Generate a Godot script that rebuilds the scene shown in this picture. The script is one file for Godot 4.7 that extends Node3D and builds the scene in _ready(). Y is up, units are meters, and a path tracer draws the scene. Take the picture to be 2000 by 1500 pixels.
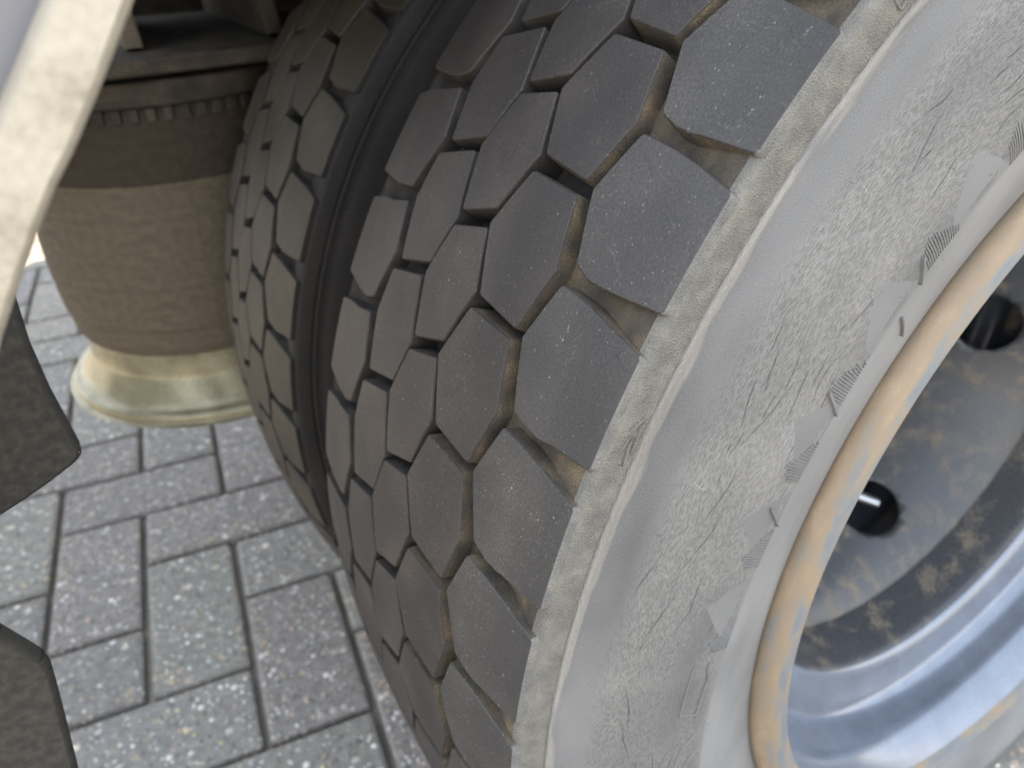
extends Node3D
# A dual rear lorry wheel seen over its tread. Axle along x (outboard = +x), y up, tread centre of the outer tyre at x = 0, axle at z = 0.

const AXLE := 0.3569
const PITCH := TAU / 46.0
const R0 := 0.3675
const BRICK_TURN := 1.4319

var rng := RandomNumberGenerator.new()
var M := {}
var truck: Node3D
var SIDE := [[0.3468, 0.0949], [0.3465, 0.0953], [0.3460, 0.0962], [0.3448, 0.0966], [0.3430, 0.0964], [0.3400, 0.0969], [0.3350, 0.0990], [0.3180, 0.1035], [0.3000, 0.1070], [0.2850, 0.1082], [0.2795, 0.1078], [0.2780, 0.1072], [0.2700, 0.1056], [0.2620, 0.1030], [0.2500, 0.0985], [0.2400, 0.0945], [0.2330, 0.0915], [0.2310, 0.0890], [0.2290, 0.0860]]


class Geo:
	var v := PackedVector3Array()
	var n := PackedVector3Array()
	var uv := PackedVector2Array()
	var c := PackedColorArray()
	var i := PackedInt32Array()

	func add(p: Vector3, nn: Vector3, t := Vector2.ZERO, col := Color.WHITE) -> int:
		v.append(p); n.append(nn.normalized()); uv.append(t); c.append(col)
		return v.size() - 1

	func tri(a: int, b: int, d: int) -> void:
		var g := (v[b] - v[a]).cross(v[d] - v[a])
		if g.length_squared() < 1e-20:
			return
		if g.dot(n[a] + n[b] + n[d]) > 0.0:
			i.append(a); i.append(d); i.append(b)
		else:
			i.append(a); i.append(b); i.append(d)

	func quad(a: int, b: int, d: int, e: int) -> void:
		tri(a, b, d); tri(a, d, e)

	func into(m: ArrayMesh, mat: Material) -> void:
		if i.is_empty():
			return
		for k in range(0, i.size(), 3):
			# wind every face to agree with its normals
			var f := (v[i[k + 1]] - v[i[k]]).cross(v[i[k + 2]] - v[i[k]])
			if f.dot(n[i[k]] + n[i[k + 1]] + n[i[k + 2]]) > 0.0:
				var keep := i[k + 1]
				i[k + 1] = i[k + 2]
				i[k + 2] = keep
		var a := []
		a.resize(Mesh.ARRAY_MAX)
		a[Mesh.ARRAY_VERTEX] = v
		a[Mesh.ARRAY_NORMAL] = n
		a[Mesh.ARRAY_TEX_UV] = uv
		a[Mesh.ARRAY_COLOR] = c
		a[Mesh.ARRAY_INDEX] = i
		m.add_surface_from_arrays(Mesh.PRIMITIVE_TRIANGLES, a)
		m.surface_set_material(m.get_surface_count() - 1, mat)

	func box(lo: Vector3, hi: Vector3, bev := 0.0) -> void:
		# a box with bevelled edges: every face pushed out, edges and corners joined
		var ctr := (lo + hi) / 2.0
		var h := (hi - lo) / 2.0
		var ids := {}
		for ax in 3:
			for s in [-1.0, 1.0]:
				var nn := Vector3.ZERO
				nn[ax] = s
				var q := []
				for k in 4:
					var p := Vector3.ZERO
					var b := (ax + 1) % 3
					var d := (ax + 2) % 3
					p[ax] = s * h[ax]
					p[b] = (h[b] - bev) * (1.0 if k == 1 or k == 2 else -1.0)
					p[d] = (h[d] - bev) * (1.0 if k >= 2 else -1.0)
					var id := add(ctr + p, nn)
					q.append(id)
					ids["%d%d%d%d" % [ax, int(p[0] > 0), int(p[1] > 0), int(p[2] > 0)]] = id
				quad(q[0], q[1], q[2], q[3])
		if bev <= 0.0:
			return
		for x in 2:
			for y in 2:
				for z in 2:
					tri(ids["0%d%d%d" % [x, y, z]], ids["1%d%d%d" % [x, y, z]], ids["2%d%d%d" % [x, y, z]])
		for a in 2:
			for b in 2:
				quad(ids["1%d%d%d" % [0, a, b]], ids["1%d%d%d" % [1, a, b]], ids["2%d%d%d" % [1, a, b]], ids["2%d%d%d" % [0, a, b]])
				quad(ids["0%d%d%d" % [a, 0, b]], ids["0%d%d%d" % [a, 1, b]], ids["2%d%d%d" % [a, 1, b]], ids["2%d%d%d" % [a, 0, b]])
				quad(ids["0%d%d%d" % [a, b, 0]], ids["0%d%d%d" % [a, b, 1]], ids["1%d%d%d" % [a, b, 1]], ids["1%d%d%d" % [a, b, 0]])


# ---------------------------------------------------------------- naming
func numbered(parent: Node, called: String) -> String:
	if not parent.has_node(NodePath(called)):
		return called
	var k := 1
	var key := "next_" + called
	if parent.has_meta(key):
		k = parent.get_meta(key)
	while parent.has_node(NodePath("%s_%03d" % [called, k])):
		k += 1
	return "%s_%03d" % [called, k]


func on_bead(g: Geo) -> Geo:
	# looks the sidewall's picture up in its smooth bead band
	for k in g.v.size():
		var p := g.v[k]
		g.uv[k] = Vector2(atan2(p.z, p.y) * 7.0 / TAU, 0.63 - (Vector2(p.y, p.z).length() - 0.28) * 1.6)
	return g


func put(called: String, mesh: Mesh, parent: Node, mat: Material = null) -> MeshInstance3D:
	var o := MeshInstance3D.new()
	o.name = numbered(parent, called)
	o.mesh = mesh
	if mat:
		o.material_override = mat
	parent.add_child(o, true)
	return o


func one(g: Geo, mat: Material) -> ArrayMesh:
	var m := ArrayMesh.new()
	g.into(m, mat)
	return m


func tag(o: Node, label: String, category := "", group := "", kind := "") -> Node:
	if label: o.set_meta("label", label)
	if category: o.set_meta("category", category)
	if group: o.set_meta("group", group)
	if kind: o.set_meta("kind", kind)
	return o


func part(called: String, at: Vector3, label := "") -> Node3D:
	# a part of the truck, its own pieces below it
	var o := Node3D.new()
	o.name = numbered(truck, called)
	truck.add_child(o, true)
	o.position = at
	tag(o, label)
	return o


# ---------------------------------------------------------------- textures
func noise(s: int, freq: float, octaves := 4, kind := FastNoiseLite.TYPE_SIMPLEX_SMOOTH) -> FastNoiseLite:
	var f := FastNoiseLite.new()
	f.seed = s
	f.noise_type = kind
	f.frequency = freq
	f.fractal_octaves = octaves
	f.fractal_type = FastNoiseLite.FRACTAL_FBM if octaves > 1 else FastNoiseLite.FRACTAL_NONE
	return f


func field(f: FastNoiseLite, w: int, h: int, gw := 0, gh := 0) -> PackedByteArray:
	# a seamless 8-bit field, made at gw x gh and stretched to w x h
	if gw == 0:
		gw = w
	if gh == 0:
		gh = h
	var im := f.get_seamless_image(gw, gh)
	im.convert(Image.FORMAT_L8)
	if gw != w or gh != h:
		im.resize(w, h, Image.INTERPOLATE_CUBIC)
	return im.get_data()


func rgb_image(d: PackedByteArray, w: int, h: int) -> ImageTexture:
	return ImageTexture.create_from_image(Image.create_from_data(w, h, false, Image.FORMAT_RGB8, d))


func grey_image(d: PackedByteArray, w: int, h: int) -> ImageTexture:
	return ImageTexture.create_from_image(Image.create_from_data(w, h, false, Image.FORMAT_L8, d))


func enc(x: float) -> float:
	# linear to sRGB, 0..255
	return 255.0 * (x * 12.92 if x < 0.0031308 else 1.055 * pow(x, 1.0 / 2.4) - 0.055)


func palette(stops: Array) -> PackedByteArray:
	# 256 sRGB triples along [value 0..1, linear colour] stops
	var out := PackedByteArray()
	out.resize(768)
	for k in 256:
		var t := k / 255.0
		var a: Array = stops[0]
		var b: Array = stops[-1]
		for j in stops.size() - 1:
			if t >= stops[j][0] and t <= stops[j + 1][0]:
				a = stops[j]
				b = stops[j + 1]
				break
		var f := clampf((t - a[0]) / maxf(b[0] - a[0], 1e-5), 0, 1)
		var c: Color = (a[1] as Color).lerp(b[1], f)
		out[k * 3] = int(enc(c.r)); out[k * 3 + 1] = int(enc(c.g)); out[k * 3 + 2] = int(enc(c.b))
	return out


func coloured(values: PackedByteArray, pal: PackedByteArray) -> PackedByteArray:
	var d := PackedByteArray()
	d.resize(values.size() * 3)
	var j := 0
	for k in values.size():
		var p := values[k] * 3
		d[j] = pal[p]; d[j + 1] = pal[p + 1]; d[j + 2] = pal[p + 2]
		j += 3
	return d


func blend(a: PackedByteArray, b: PackedByteArray, wa: float, wb: float, base: float) -> PackedByteArray:
	var d := PackedByteArray()
	d.resize(a.size())
	for k in a.size():
		d[k] = clampi(int(base + (a[k] - 128) * wa + (b[k] - 128) * wb), 0, 255)
	return d


func dot(d: PackedByteArray, w: int, h: int, x: float, y: float, rx: float, ry: float, turn: float, c: Color, soft := 0.3, strength := 1.0) -> void:
	# an ellipse mixed into an RGB8 picture that wraps round; colour is linear
	var r := int(ceil(maxf(rx, ry)))
	var cr := minf(enc(c.r), 255.0); var cg := minf(enc(c.g), 255.0); var cb := minf(enc(c.b), 255.0)
	var ca := cos(turn); var sa := sin(turn)
	for dy in range(-r, r + 1):
		for dx in range(-r, r + 1):
			var u := (dx * ca + dy * sa) / rx
			var q := (dy * ca - dx * sa) / ry
			var e := u * u + q * q
			if e > 1.0:
				continue
			var f := clampf((1.0 - e) / soft, 0, 1) * strength
			var k := (posmod(int(y) + dy, h) * w + posmod(int(x) + dx, w)) * 3
			d[k] = int(lerpf(d[k], cr, f)); d[k + 1] = int(lerpf(d[k + 1], cg, f)); d[k + 2] = int(lerpf(d[k + 2], cb, f))


func mat(col: Color, rough := 0.9) -> StandardMaterial3D:
	var m := StandardMaterial3D.new()
	m.albedo_color = col.linear_to_srgb()
	m.roughness = rough
	m.metallic_specular = 0.5
	return m


func tri_mat(tex: Texture2D, tile: float, rough: float, height: Texture2D = null, cm := 0.02, in_world := true) -> StandardMaterial3D:
	var m := StandardMaterial3D.new()
	m.albedo_texture = tex
	m.uv1_triplanar = true
	m.uv1_world_triplanar = in_world
	m.uv1_scale = Vector3.ONE / tile
	m.roughness = rough
	if height:
		m.heightmap_enabled = true
		m.heightmap_texture = height
		m.heightmap_scale = cm
	return m


func make_materials() -> void:
	var n := 1024
	# --- worn tread face: near black rubber with grey dust smudges and white specks
	var big := field(noise(3, 0.006, 4), n, n, 512, 512)
	var fine := field(noise(4, 0.16, 3), n, n)
	var vals := blend(big, fine, 0.55, 0.75, 118.0)
	var d := coloured(vals, palette([[0.0, Color(0.026, 0.0245, 0.0252)], [0.40, Color(0.049, 0.0452, 0.0440)], [0.70, Color(0.078, 0.071, 0.064)], [1.0, Color(0.15, 0.138, 0.12)]]))
	for k in 900:
		var s := rng.randf_range(0.8, 1.9) * (1.6 if rng.randf() < 0.08 else 1.0)
		dot(d, n, n, rng.randf() * n, rng.randf() * n, s, s * rng.randf_range(0.6, 1.0), rng.randf() * 3, Color(0.55, 0.54, 0.52) * rng.randf_range(0.35, 1.1), 0.8)
	for k in 110:
		var x := rng.randf() * n
		var y := rng.randf() * n
		for j in rng.randi_range(12, 60):
			var r := rng.randf_range(1.0, 4.0)
			dot(d, n, n, x + rng.randfn() * 22, y + rng.randfn() * 22, r, r * 0.7, rng.randf() * 3, Color(0.22, 0.205, 0.17), 0.9, rng.randf_range(0.12, 0.6))
	for k in 70:
		var x := rng.randf() * n
		var y := rng.randf() * n
		var a := rng.randf() * 6.3
		var dark := rng.randf() < 0.5
		for j in rng.randi_range(10, 70):
			a += rng.randfn() * 0.06
			x += cos(a); y += sin(a)
			dot(d, n, n, x, y, 1.1, 1.1, 0, Color(0.012, 0.012, 0.012) if dark else Color(0.2, 0.19, 0.17), 0.9, 0.55)
	M.tread = tri_mat(rgb_image(d, n, n), 0.17, 0.62, grey_image(vals, n, n), 0.035)
	M.tread_centre = M.tread.duplicate()
	M.tread_centre.albedo_color = Color(0.90, 0.87, 0.86)
	M.tread_inner_shaded = M.tread.duplicate()
	M.tread_inner_shaded.albedo_color = Color(0.90, 0.86, 0.76)  # inner tyre's shade and warm bounce light put into the tread colour
	# --- groove walls and floor: brown road dust over rubber
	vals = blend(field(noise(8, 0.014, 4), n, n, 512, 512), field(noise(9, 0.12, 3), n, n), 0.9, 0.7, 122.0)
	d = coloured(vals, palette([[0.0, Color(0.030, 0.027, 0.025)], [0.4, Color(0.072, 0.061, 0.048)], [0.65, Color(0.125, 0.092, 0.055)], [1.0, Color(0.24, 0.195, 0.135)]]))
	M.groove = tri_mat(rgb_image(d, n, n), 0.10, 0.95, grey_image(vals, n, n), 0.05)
	M.groove_shaded = tri_mat(rgb_image(coloured(vals, palette([[0.0, Color(0.016, 0.015, 0.014)], [0.5, Color(0.034, 0.030, 0.026)], [1.0, Color(0.085, 0.07, 0.055)]])), n, n), 0.10, 0.95)  # darker copy: shade of deep slots and inner tyre put into colour
	# --- the pale dusty shoulder
	vals = blend(field(noise(12, 0.02, 4), n, n, 512, 512), field(noise(13, 0.13, 4), n, n), 0.7, 0.6, 126.0)
	d = coloured(vals, palette([[0.0, Color(0.145, 0.145, 0.143)], [0.35, Color(0.205, 0.203, 0.196)], [0.6, Color(0.26, 0.253, 0.236)], [1.0, Color(0.37, 0.355, 0.318)]]))
	M.shoulder = tri_mat(rgb_image(d, n, n), 0.12, 0.95, grey_image(vals, n, n), 0.10)
	M.shoulder.albedo_color = Color(0.88, 0.88, 0.875)
	M.seam = tri_mat(M.shoulder.albedo_texture, 0.10, 0.95, M.shoulder.heightmap_texture, 0.14)
	M.seam.albedo_color = Color(0.88, 0.867, 0.84)
	# --- sidewall: u along the circumference (7 repeats), v from shoulder (0) to bead (1)
	var w := 2048
	var h := 1024
	var wr := field(noise(21, 0.105, 2), w, h, 480, h)
	var wr2 := field(noise(22, 0.014, 3), w, h, 500, h)
	var soft := field(noise(23, 0.004, 4), w, h, 512, 512)
	var grit := field(noise(24, 0.2, 2), w, h)
	var hv := PackedByteArray()
	hv.resize(w * h)
	d = PackedByteArray()
	d.resize(w * h * 3)
	for y in h:
		var v := y / float(h)
		var zone := smoothstep(0.10, 0.20, v) * (1.0 - smoothstep(0.55, 0.575, v))
		var smooth_band := smoothstep(0.555, 0.57, v)
		
		for x in w:
			var k := y * w + x
			var s: float = (soft[k] - 128) / 128.0
			var top_lip: float = 1.0 - smoothstep(0.022, 0.038, v + s * 0.02 + (wr2[k] - 128) / 128.0 * 0.02)
			var zz := clampf(zone * (1.0 + s * 0.7) + top_lip * 0.45, 0, 1)
			var ridge: float = absf(wr[k] - 128) / 64.0
			var hh: float = 0.5 + zz * (0.36 * (1.0 - minf(ridge, 1.3)) + 0.20 * (wr2[k] - 128) / 128.0) + (grit[k] - 128) / 128.0 * 0.03
			hv[k] = clampi(int(hh * 200.0), 0, 255)
			var a: float = 0.147 + 0.045 * s + zone * 0.010 + zz * 0.045 * (0.9 - ridge) + (grit[k] - 128) / 128.0 * 0.035 * (1.0 - smooth_band) + smooth_band * 0.055 + top_lip * 0.07
			var warm := top_lip * 0.08 + zz * 0.05 + 0.02
			d[k * 3] = int(enc(clampf(a * (1.0 + warm * 0.5), 0.02, 1))); d[k * 3 + 1] = int(enc(clampf(a * (1.0 + warm * 0.02), 0.02, 1))); d[k * 3 + 2] = int(enc(clampf(a * (1.0 - warm * 0.7), 0.02, 1)))
	# long cracks along the circumference in the wrinkled zone
	for k in 40:
		var x := rng.randf() * w
		var y := rng.randf_range(0.19, 0.53) * h
		var slope := rng.randf_range(-0.25, 0.12)
		var length := rng.randi_range(30, 200)
		for j in length:
			x += 1.0
			slope += rng.randfn() * 0.03
			slope = clampf(slope, -0.5, 0.4)
			y += slope
			var wide := sin(PI * j / length)
			for e in range(-2, 5):
				var yy := clampi(int(y) + e, 0, h - 1)
				var kk := yy * w + posmod(int(x), w)
				var deep := exp(-e * e / (1.6 if e <= 0 else 5.0)) * wide
				hv[kk] = clampi(int(hv[kk] - 75 * deep), 0, 255)
				for q in 3:
					d[kk * 3 + q] = int(d[kk * 3 + q] * (1.0 - 0.32 * deep))
	# a few thin vertical nicks and pale scratches
	for k in 30:
		var x := rng.randf() * w
		var y := rng.randf_range(0.12, 0.6) * h
		var a := rng.randf_range(0.7, 2.2)
		var pale := rng.randf() < 0.12
		for j in rng.randi_range(15, 70):
			a += rng.randfn() * 0.05
			x += cos(a) * 0.8; y += sin(a) * 0.8
			dot(d, w, h, x, y, 1.2, 1.2, 0, Color(0.42, 0.42, 0.41) if pale else Color(0.07, 0.065, 0.06), 0.9, 0.4)
	M.sidewall = StandardMaterial3D.new()
	M.sidewall.albedo_texture = rgb_image(d, w, h)
	M.sidewall.roughness = 0.78
	M.sidewall.heightmap_enabled = true
	M.sidewall.heightmap_texture = grey_image(hv, w, h)
	M.sidewall.heightmap_scale = 0.095
	M.shaded_side = tri_mat(M.tread.albedo_texture, 0.2, 0.75)
	M.shaded_side.albedo_color = Color(0.62, 0.60, 0.58)  # less dust here, and the shade between the tyres put into colour
	M.rib = M.sidewall.duplicate()
	M.rib.albedo_color = Color(0.90, 0.90, 0.90)
	# --- rusty flange: u round the wheel, v across
	vals = blend(field(noise(31, 0.007, 5), n, n, n, 340), field(noise(32, 0.08, 3), n, n), 0.85, 0.4, 148.0)
	for y in n:
		var drop := int(smoothstep(0.42, 0.62, y / float(n)) * 75.0)
		for x in n:
			vals[y * n + x] = maxi(vals[y * n + x] - drop, 0)
	d = coloured(vals, palette([[0.0, Color(0.17, 0.185, 0.205)], [0.22, Color(0.215, 0.21, 0.20)], [0.36, Color(0.265, 0.22, 0.165)], [0.5, Color(0.285, 0.215, 0.145)], [0.75, Color(0.325, 0.245, 0.165)], [1.0, Color(0.39, 0.31, 0.22)]]))
	M.flange = StandardMaterial3D.new()
	M.flange.albedo_texture = rgb_image(d, n, n)
	M.flange.roughness = 0.62
	M.flange.uv1_scale = Vector3(5, 1, 1)
	M.flange.heightmap_enabled = true
	M.flange.heightmap_texture = grey_image(vals, n, n)
	M.flange.heightmap_scale = 0.015
	# --- glossy dark wheel paint with tan rust spots
	var rust := field(noise(41, 0.007, 6), n, n)
	var scuff := field(noise(42, 0.09, 3), n, n)
	d = PackedByteArray()
	d.resize(n * n * 3)
	var rg := PackedByteArray()
	rg.resize(n * n)
	for k in n * n:
		var t := smoothstep(0.60, 0.80, rust[k] / 255.0 + (scuff[k] - 128) / 420.0) * 0.8
		var dust: float = 0.046 + 0.06 * scuff[k] / 255.0
		d[k * 3] = int(enc(lerpf(dust * 0.96, 0.27, t))); d[k * 3 + 1] = int(enc(lerpf(dust, 0.215, t))); d[k * 3 + 2] = int(enc(lerpf(dust * 1.08, 0.15, t)))
		rg[k] = int(lerpf(58 + scuff[k] * 0.18, 225, t))
	var rt := rgb_image(d, n, n)
	var rr := grey_image(rg, n, n)
	M.paint = tri_mat(rt, 0.22, 1.0)
	M.paint.roughness_texture = rr
	M.barrel = tri_mat(grey_image(blend(scuff, rust, 0.12, 0.1, 170.0), n, n), 0.22, 0.22)
	M.barrel.albedo_color = Color(0.52, 0.58, 0.70).linear_to_srgb()  # sky reflection on the glossy paint put into this pale blue colour
	M.barrel.metallic = 0.4
	M.barrel.metallic_specular = 0.7
	M.disc = tri_mat(rt, 0.17, 1.0)
	M.disc.roughness_texture = rr
	M.disc.uv1_offset = Vector3(0.3, 0.1, 0.7)
	# --- exposed aggregate of the paving blocks
	vals = blend(field(noise(51, 0.02, 4), n, n), field(noise(52, 0.2, 2), n, n), 0.45, 0.5, 120.0)
	d = coloured(vals, palette([[0.0, Color(0.12, 0.115, 0.108)], [0.5, Color(0.29, 0.28, 0.265)], [1.0, Color(0.46, 0.44, 0.41)]]))
	var bump := PackedByteArray()
	bump.resize(n * n * 3)
	for k in n * n:
		var q := int(vals[k] * 0.35 + 20)
		bump[k * 3] = q; bump[k * 3 + 1] = q; bump[k * 3 + 2] = q
	var tones := [Color(0.30, 0.29, 0.27), Color(0.42, 0.41, 0.38), Color(0.58, 0.57, 0.54), Color(0.74, 0.73, 0.70), Color(0.52, 0.43, 0.26), Color(0.44, 0.33, 0.27), Color(0.20, 0.20, 0.20), Color(0.15, 0.145, 0.15), Color(0.36, 0.36, 0.37)]
	for k in 2400:
		var r := rng.randf_range(3.5, 9.5) * (1.7 if rng.randf() < 0.12 else 1.0)
		var x := rng.randf() * n
		var y := rng.randf() * n
		var sq := rng.randf_range(0.6, 1.0)
		var a := rng.randf() * 3.0
		var pick: Color = tones[rng.randi_range(0, tones.size() - 1)]
		if rng.randf() < 0.3:
			pick = pick.lerp(Color(0.22, 0.21, 0.2), 0.6)
		dot(d, n, n, x, y, r, r * sq, a, pick * rng.randf_range(0.85, 1.45), 0.3, 0.95)
		dot(bump, n, n, x, y, r, r * sq, a, Color.WHITE * rng.randf_range(0.25, 0.7), 0.9, 1.0)
	var agg := rgb_image(d, n, n)
	var aggh := rgb_image(bump, n, n)
	M.bricks = []
	for k in 6:
		var m := tri_mat(agg, 0.28, 0.93, aggh, 0.2, false)
		m.uv1_offset = Vector3(rng.randf(), rng.randf(), rng.randf())
		m.albedo_color = [Color(1, 0.99, 0.975), Color(0.95, 0.94, 0.93), Color(1, 0.985, 0.955), Color(0.965, 0.945, 0.935), Color(0.985, 0.98, 0.955), Color(0.94, 0.92, 0.915)][k]
		M.bricks.append(m)
	# --- sand between and beyond the blocks
	vals = blend(field(noise(61, 0.02, 4), 512, 512), field(noise(62, 0.2, 2), 512, 512), 0.6, 0.8, 120.0)
	M.sand = tri_mat(rgb_image(coloured(vals, palette([[0.0, Color(0.045, 0.043, 0.042)], [1.0, Color(0.15, 0.145, 0.135)]])), 512, 512), 0.2, 1.0, grey_image(vals, 512, 512), 0.1)
	M.far = tri_mat(rgb_image(coloured(vals, palette([[0.0, Color(0.20, 0.185, 0.155)], [1.0, Color(0.42, 0.39, 0.33)]])), 512, 512), 0.35, 1.0)
	# --- air spring rubber, dirty metal, mudguard
	vals = blend(field(noise(71, 0.012, 5), n, n, 512, 512), field(noise(72, 0.07, 4), n, n), 0.9, 0.6, 120.0)
	var gv := grey_image(vals, n, n)
	M.bellows = tri_mat(rgb_image(coloured(vals, palette([[0.0, Color(0.094, 0.073, 0.048)], [0.5, Color(0.126, 0.100, 0.067)], [1.0, Color(0.166, 0.133, 0.09)]])), n, n), 0.08, 0.95, gv, 0.06)
	M.bellows.uv1_scale = Vector3(16.0, 18.0, 16.0)
	M.cast = tri_mat(rgb_image(coloured(vals, palette([[0.0, Color(0.15, 0.13, 0.08)], [0.5, Color(0.29, 0.26, 0.165)], [1.0, Color(0.40, 0.365, 0.25)]])), n, n), 0.2, 0.34, gv, 0.02)
	M.cast.metallic = 0.35
	M.steel = tri_mat(rgb_image(coloured(vals, palette([[0.0, Color(0.026, 0.021, 0.017)], [0.5, Color(0.052, 0.041, 0.030)], [1.0, Color(0.105, 0.08, 0.055)]])), n, n), 0.18, 0.9, gv, 0.06)
	M.collar = M.bellows.duplicate()
	M.collar.albedo_color = Color(0.66, 0.64, 0.64)
	M.flap = tri_mat(rgb_image(coloured(vals, palette([[0.0, Color(0.028, 0.026, 0.022)], [0.5, Color(0.048, 0.044, 0.037)], [1.0, Color(0.078, 0.070, 0.057)]])), n, n), 0.035, 0.9, gv, 0.03)
	var cream := blend(field(noise(75, 0.008, 5), n, n, 512, 512), field(noise(76, 0.03, 4), n, n), 0.7, 0.5, 150.0)
	M.cream = tri_mat(rgb_image(coloured(cream, palette([[0.0, Color(0.16, 0.135, 0.10)], [0.3, Color(0.32, 0.285, 0.22)], [0.6, Color(0.41, 0.37, 0.295)], [1.0, Color(0.49, 0.45, 0.37)]])), n, n), 0.09, 0.6)
	M.grey = mat(Color(0.20, 0.20, 0.215), 0.6)
	M.body = mat(Color(0.62, 0.62, 0.6), 0.5)
	M.chrome = mat(Color(0.45, 0.46, 0.48), 0.3)
	M.chrome.metallic = 0.8
	M.black = mat(Color(0.03, 0.03, 0.03), 0.9)
	M.stone = mat(Color(0.9, 0.9, 0.9), 0.9)
	M.stone.vertex_color_use_as_albedo = true
	M.rust_dirt = mat(Color(0.36, 0.22, 0.11), 0.95)


# ---------------------------------------------------------------- shapes
func crown(x: float) -> float:
	return R0 - x * x / 1.16


func tread_map(x: float, th: float, lift: float) -> Vector3:
	var r := crown(x) + lift
	return Vector3(x, r * cos(th), r * sin(th))


func tread_up(x: float, th: float) -> Vector3:
	var slope := x / 0.58
	return Vector3(slope, cos(th), sin(th)).normalized()


func side_x(r: float) -> float:
	for k in SIDE.size() - 1:
		var a: Array = SIDE[k]
		var b: Array = SIDE[k + 1]
		if r <= a[0] and r >= b[0]:
			return lerpf(a[1], b[1], (a[0] - r) / (a[0] - b[0]))
	return SIDE[0][1]


func side_up(r: float, th: float) -> Vector3:
	var s := (side_x(r + 0.002) - side_x(r - 0.002)) / 0.004
	return Vector3(1.0, -s * cos(th), -s * sin(th)).normalized()


func side_map(r: float, th: float, lift: float) -> Vector3:
	var p := Vector3(side_x(r), r * cos(th), r * sin(th))
	return p + side_up(r, th) * lift


func shoulder_map(r: float, th: float, lift: float) -> Vector3:
	var x := 0.0963 if r < 0.3505 else lerpf(0.0963, 0.0943, clampf((r - 0.3505) / 0.0060, 0, 1))
	return Vector3(x + lift, r * cos(th), r * sin(th))


func shoulder_up(_r: float, th: float) -> Vector3:
	return Vector3(1.0, 0.25 * cos(th), 0.25 * sin(th)).normalized()


func pad(poly: PackedVector2Array, scale_b: float, at: Callable, up: Callable, top: float, bottom: float, cham: float, flare: float, inset: float, gt: Geo, gs: Geo, gb: Geo, round_r := 0.0016, rows := 9, jitter := 0.0) -> void:
	# a raised pad: poly is (a, b) with b in radians; scale_b makes b metric
	var metric := PackedVector2Array()
	for p in poly:
		metric.append(Vector2(p.x, p.y * scale_b))
	var inner := Geometry2D.offset_polygon(metric, -(inset + cham + round_r), Geometry2D.JOIN_MITER)
	if inner.is_empty():
		return
	var rounded := Geometry2D.offset_polygon(inner[0], round_r, Geometry2D.JOIN_ROUND) if round_r > 0.0 else inner
	var q: PackedVector2Array = rounded[0]
	var lo := INF
	var hi := -INF
	for p in q:
		lo = minf(lo, p.y); hi = maxf(hi, p.y)
	var ys := PackedFloat32Array()
	for p in q:
		ys.append(p.y)
	for k in rows + 1:
		ys.append(lerpf(lo, hi, k / float(rows)))
	ys.sort()
	var lines := []
	var last := -INF
	for y in ys:
		if y - last < 0.00025:
			continue
		last = y
		var yy := clampf(y, lo + 2e-6, hi - 2e-6)
		var a := INF
		var b := -INF
		for k in q.size():
			var p := q[k]
			var r := q[(k + 1) % q.size()]
			if (p.y - yy) * (r.y - yy) <= 0.0 and absf(p.y - r.y) > 1e-9:
				var x := lerpf(p.x, r.x, (yy - p.y) / (r.y - p.y))
				a = minf(a, x); b = maxf(b, x)
		if b >= a:
			lines.append([yy, a, b])
	var cols := 4
	var grid := []
	for l in lines:
		var row := []
		for k in cols + 1:
			var x: float = lerpf(l[1], l[2], k / float(cols))
			var th: float = l[0] / scale_b
			row.append(gt.add(at.call(x, th, top), up.call(x, th), Vector2(x, l[0])))
		grid.append(row)
	for r in grid.size() - 1:
		for k in cols:
			gt.quad(grid[r][k], grid[r][k + 1], grid[r + 1][k + 1], grid[r + 1][k])
	# the outline, once round
	var ring := PackedVector2Array()
	for l in lines:
		ring.append(Vector2(l[2], l[0]))
	for k in range(lines.size() - 1, -1, -1):
		ring.append(Vector2(lines[k][1], lines[k][0]))
	var clean := PackedVector2Array()
	for p in ring:
		if clean.is_empty() or clean[-1].distance_to(p) > 1e-5:
			clean.append(p)
	ring = clean
	var m := ring.size()
	var outs := []
	for k in m:
		var t := (ring[(k + 1) % m] - ring[(k - 1 + m) % m]).normalized()
		outs.append(Vector2(t.y, -t.x))
	var levels := [[0.0, top, 0.15], [cham * 0.45, top - cham * 0.3, 0.6], [cham, top - cham * 1.1, 0.92], [cham + flare * 0.5, lerpf(top, bottom, 0.55), 1.0], [cham + flare, bottom, 0.95]]
	var rings := []
	for l in levels:
		var row := []
		for k in m:
			var o: Vector2 = outs[k]
			var p: Vector2 = ring[k] + o * l[0]
			var th := p.y / scale_b
			var lift: float = l[1]
			if jitter > 0.0 and l[0] > cham:
				p += o * rng.randfn() * jitter
			var pos: Vector3 = at.call(p.x, th, lift)
			var u: Vector3 = up.call(p.x, th)
			var side: Vector3 = at.call(p.x + o.x * 0.001, th + o.y * 0.001 / scale_b, lift) - pos
			row.append([pos, u.lerp(side.normalized(), l[2]).normalized(), p.x])
		rings.append(row)
	for r in rings.size() - 1:
		for k in m:
			var e := (k + 1) % m
			var outer: bool = gb != null and r > 0 and absf(ring[k].x) > 0.0905 and absf(ring[e].x) > 0.0905
			var g: Geo = gb if outer else gt if r <= 1 else gs
			var ids := []
			for s in [rings[r][k], rings[r][e], rings[r + 1][e], rings[r + 1][k]]:
				ids.append(g.add(s[0], s[1], Vector2(s[2], 0)))
			g.quad(ids[0], ids[1], ids[2], ids[3])


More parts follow.
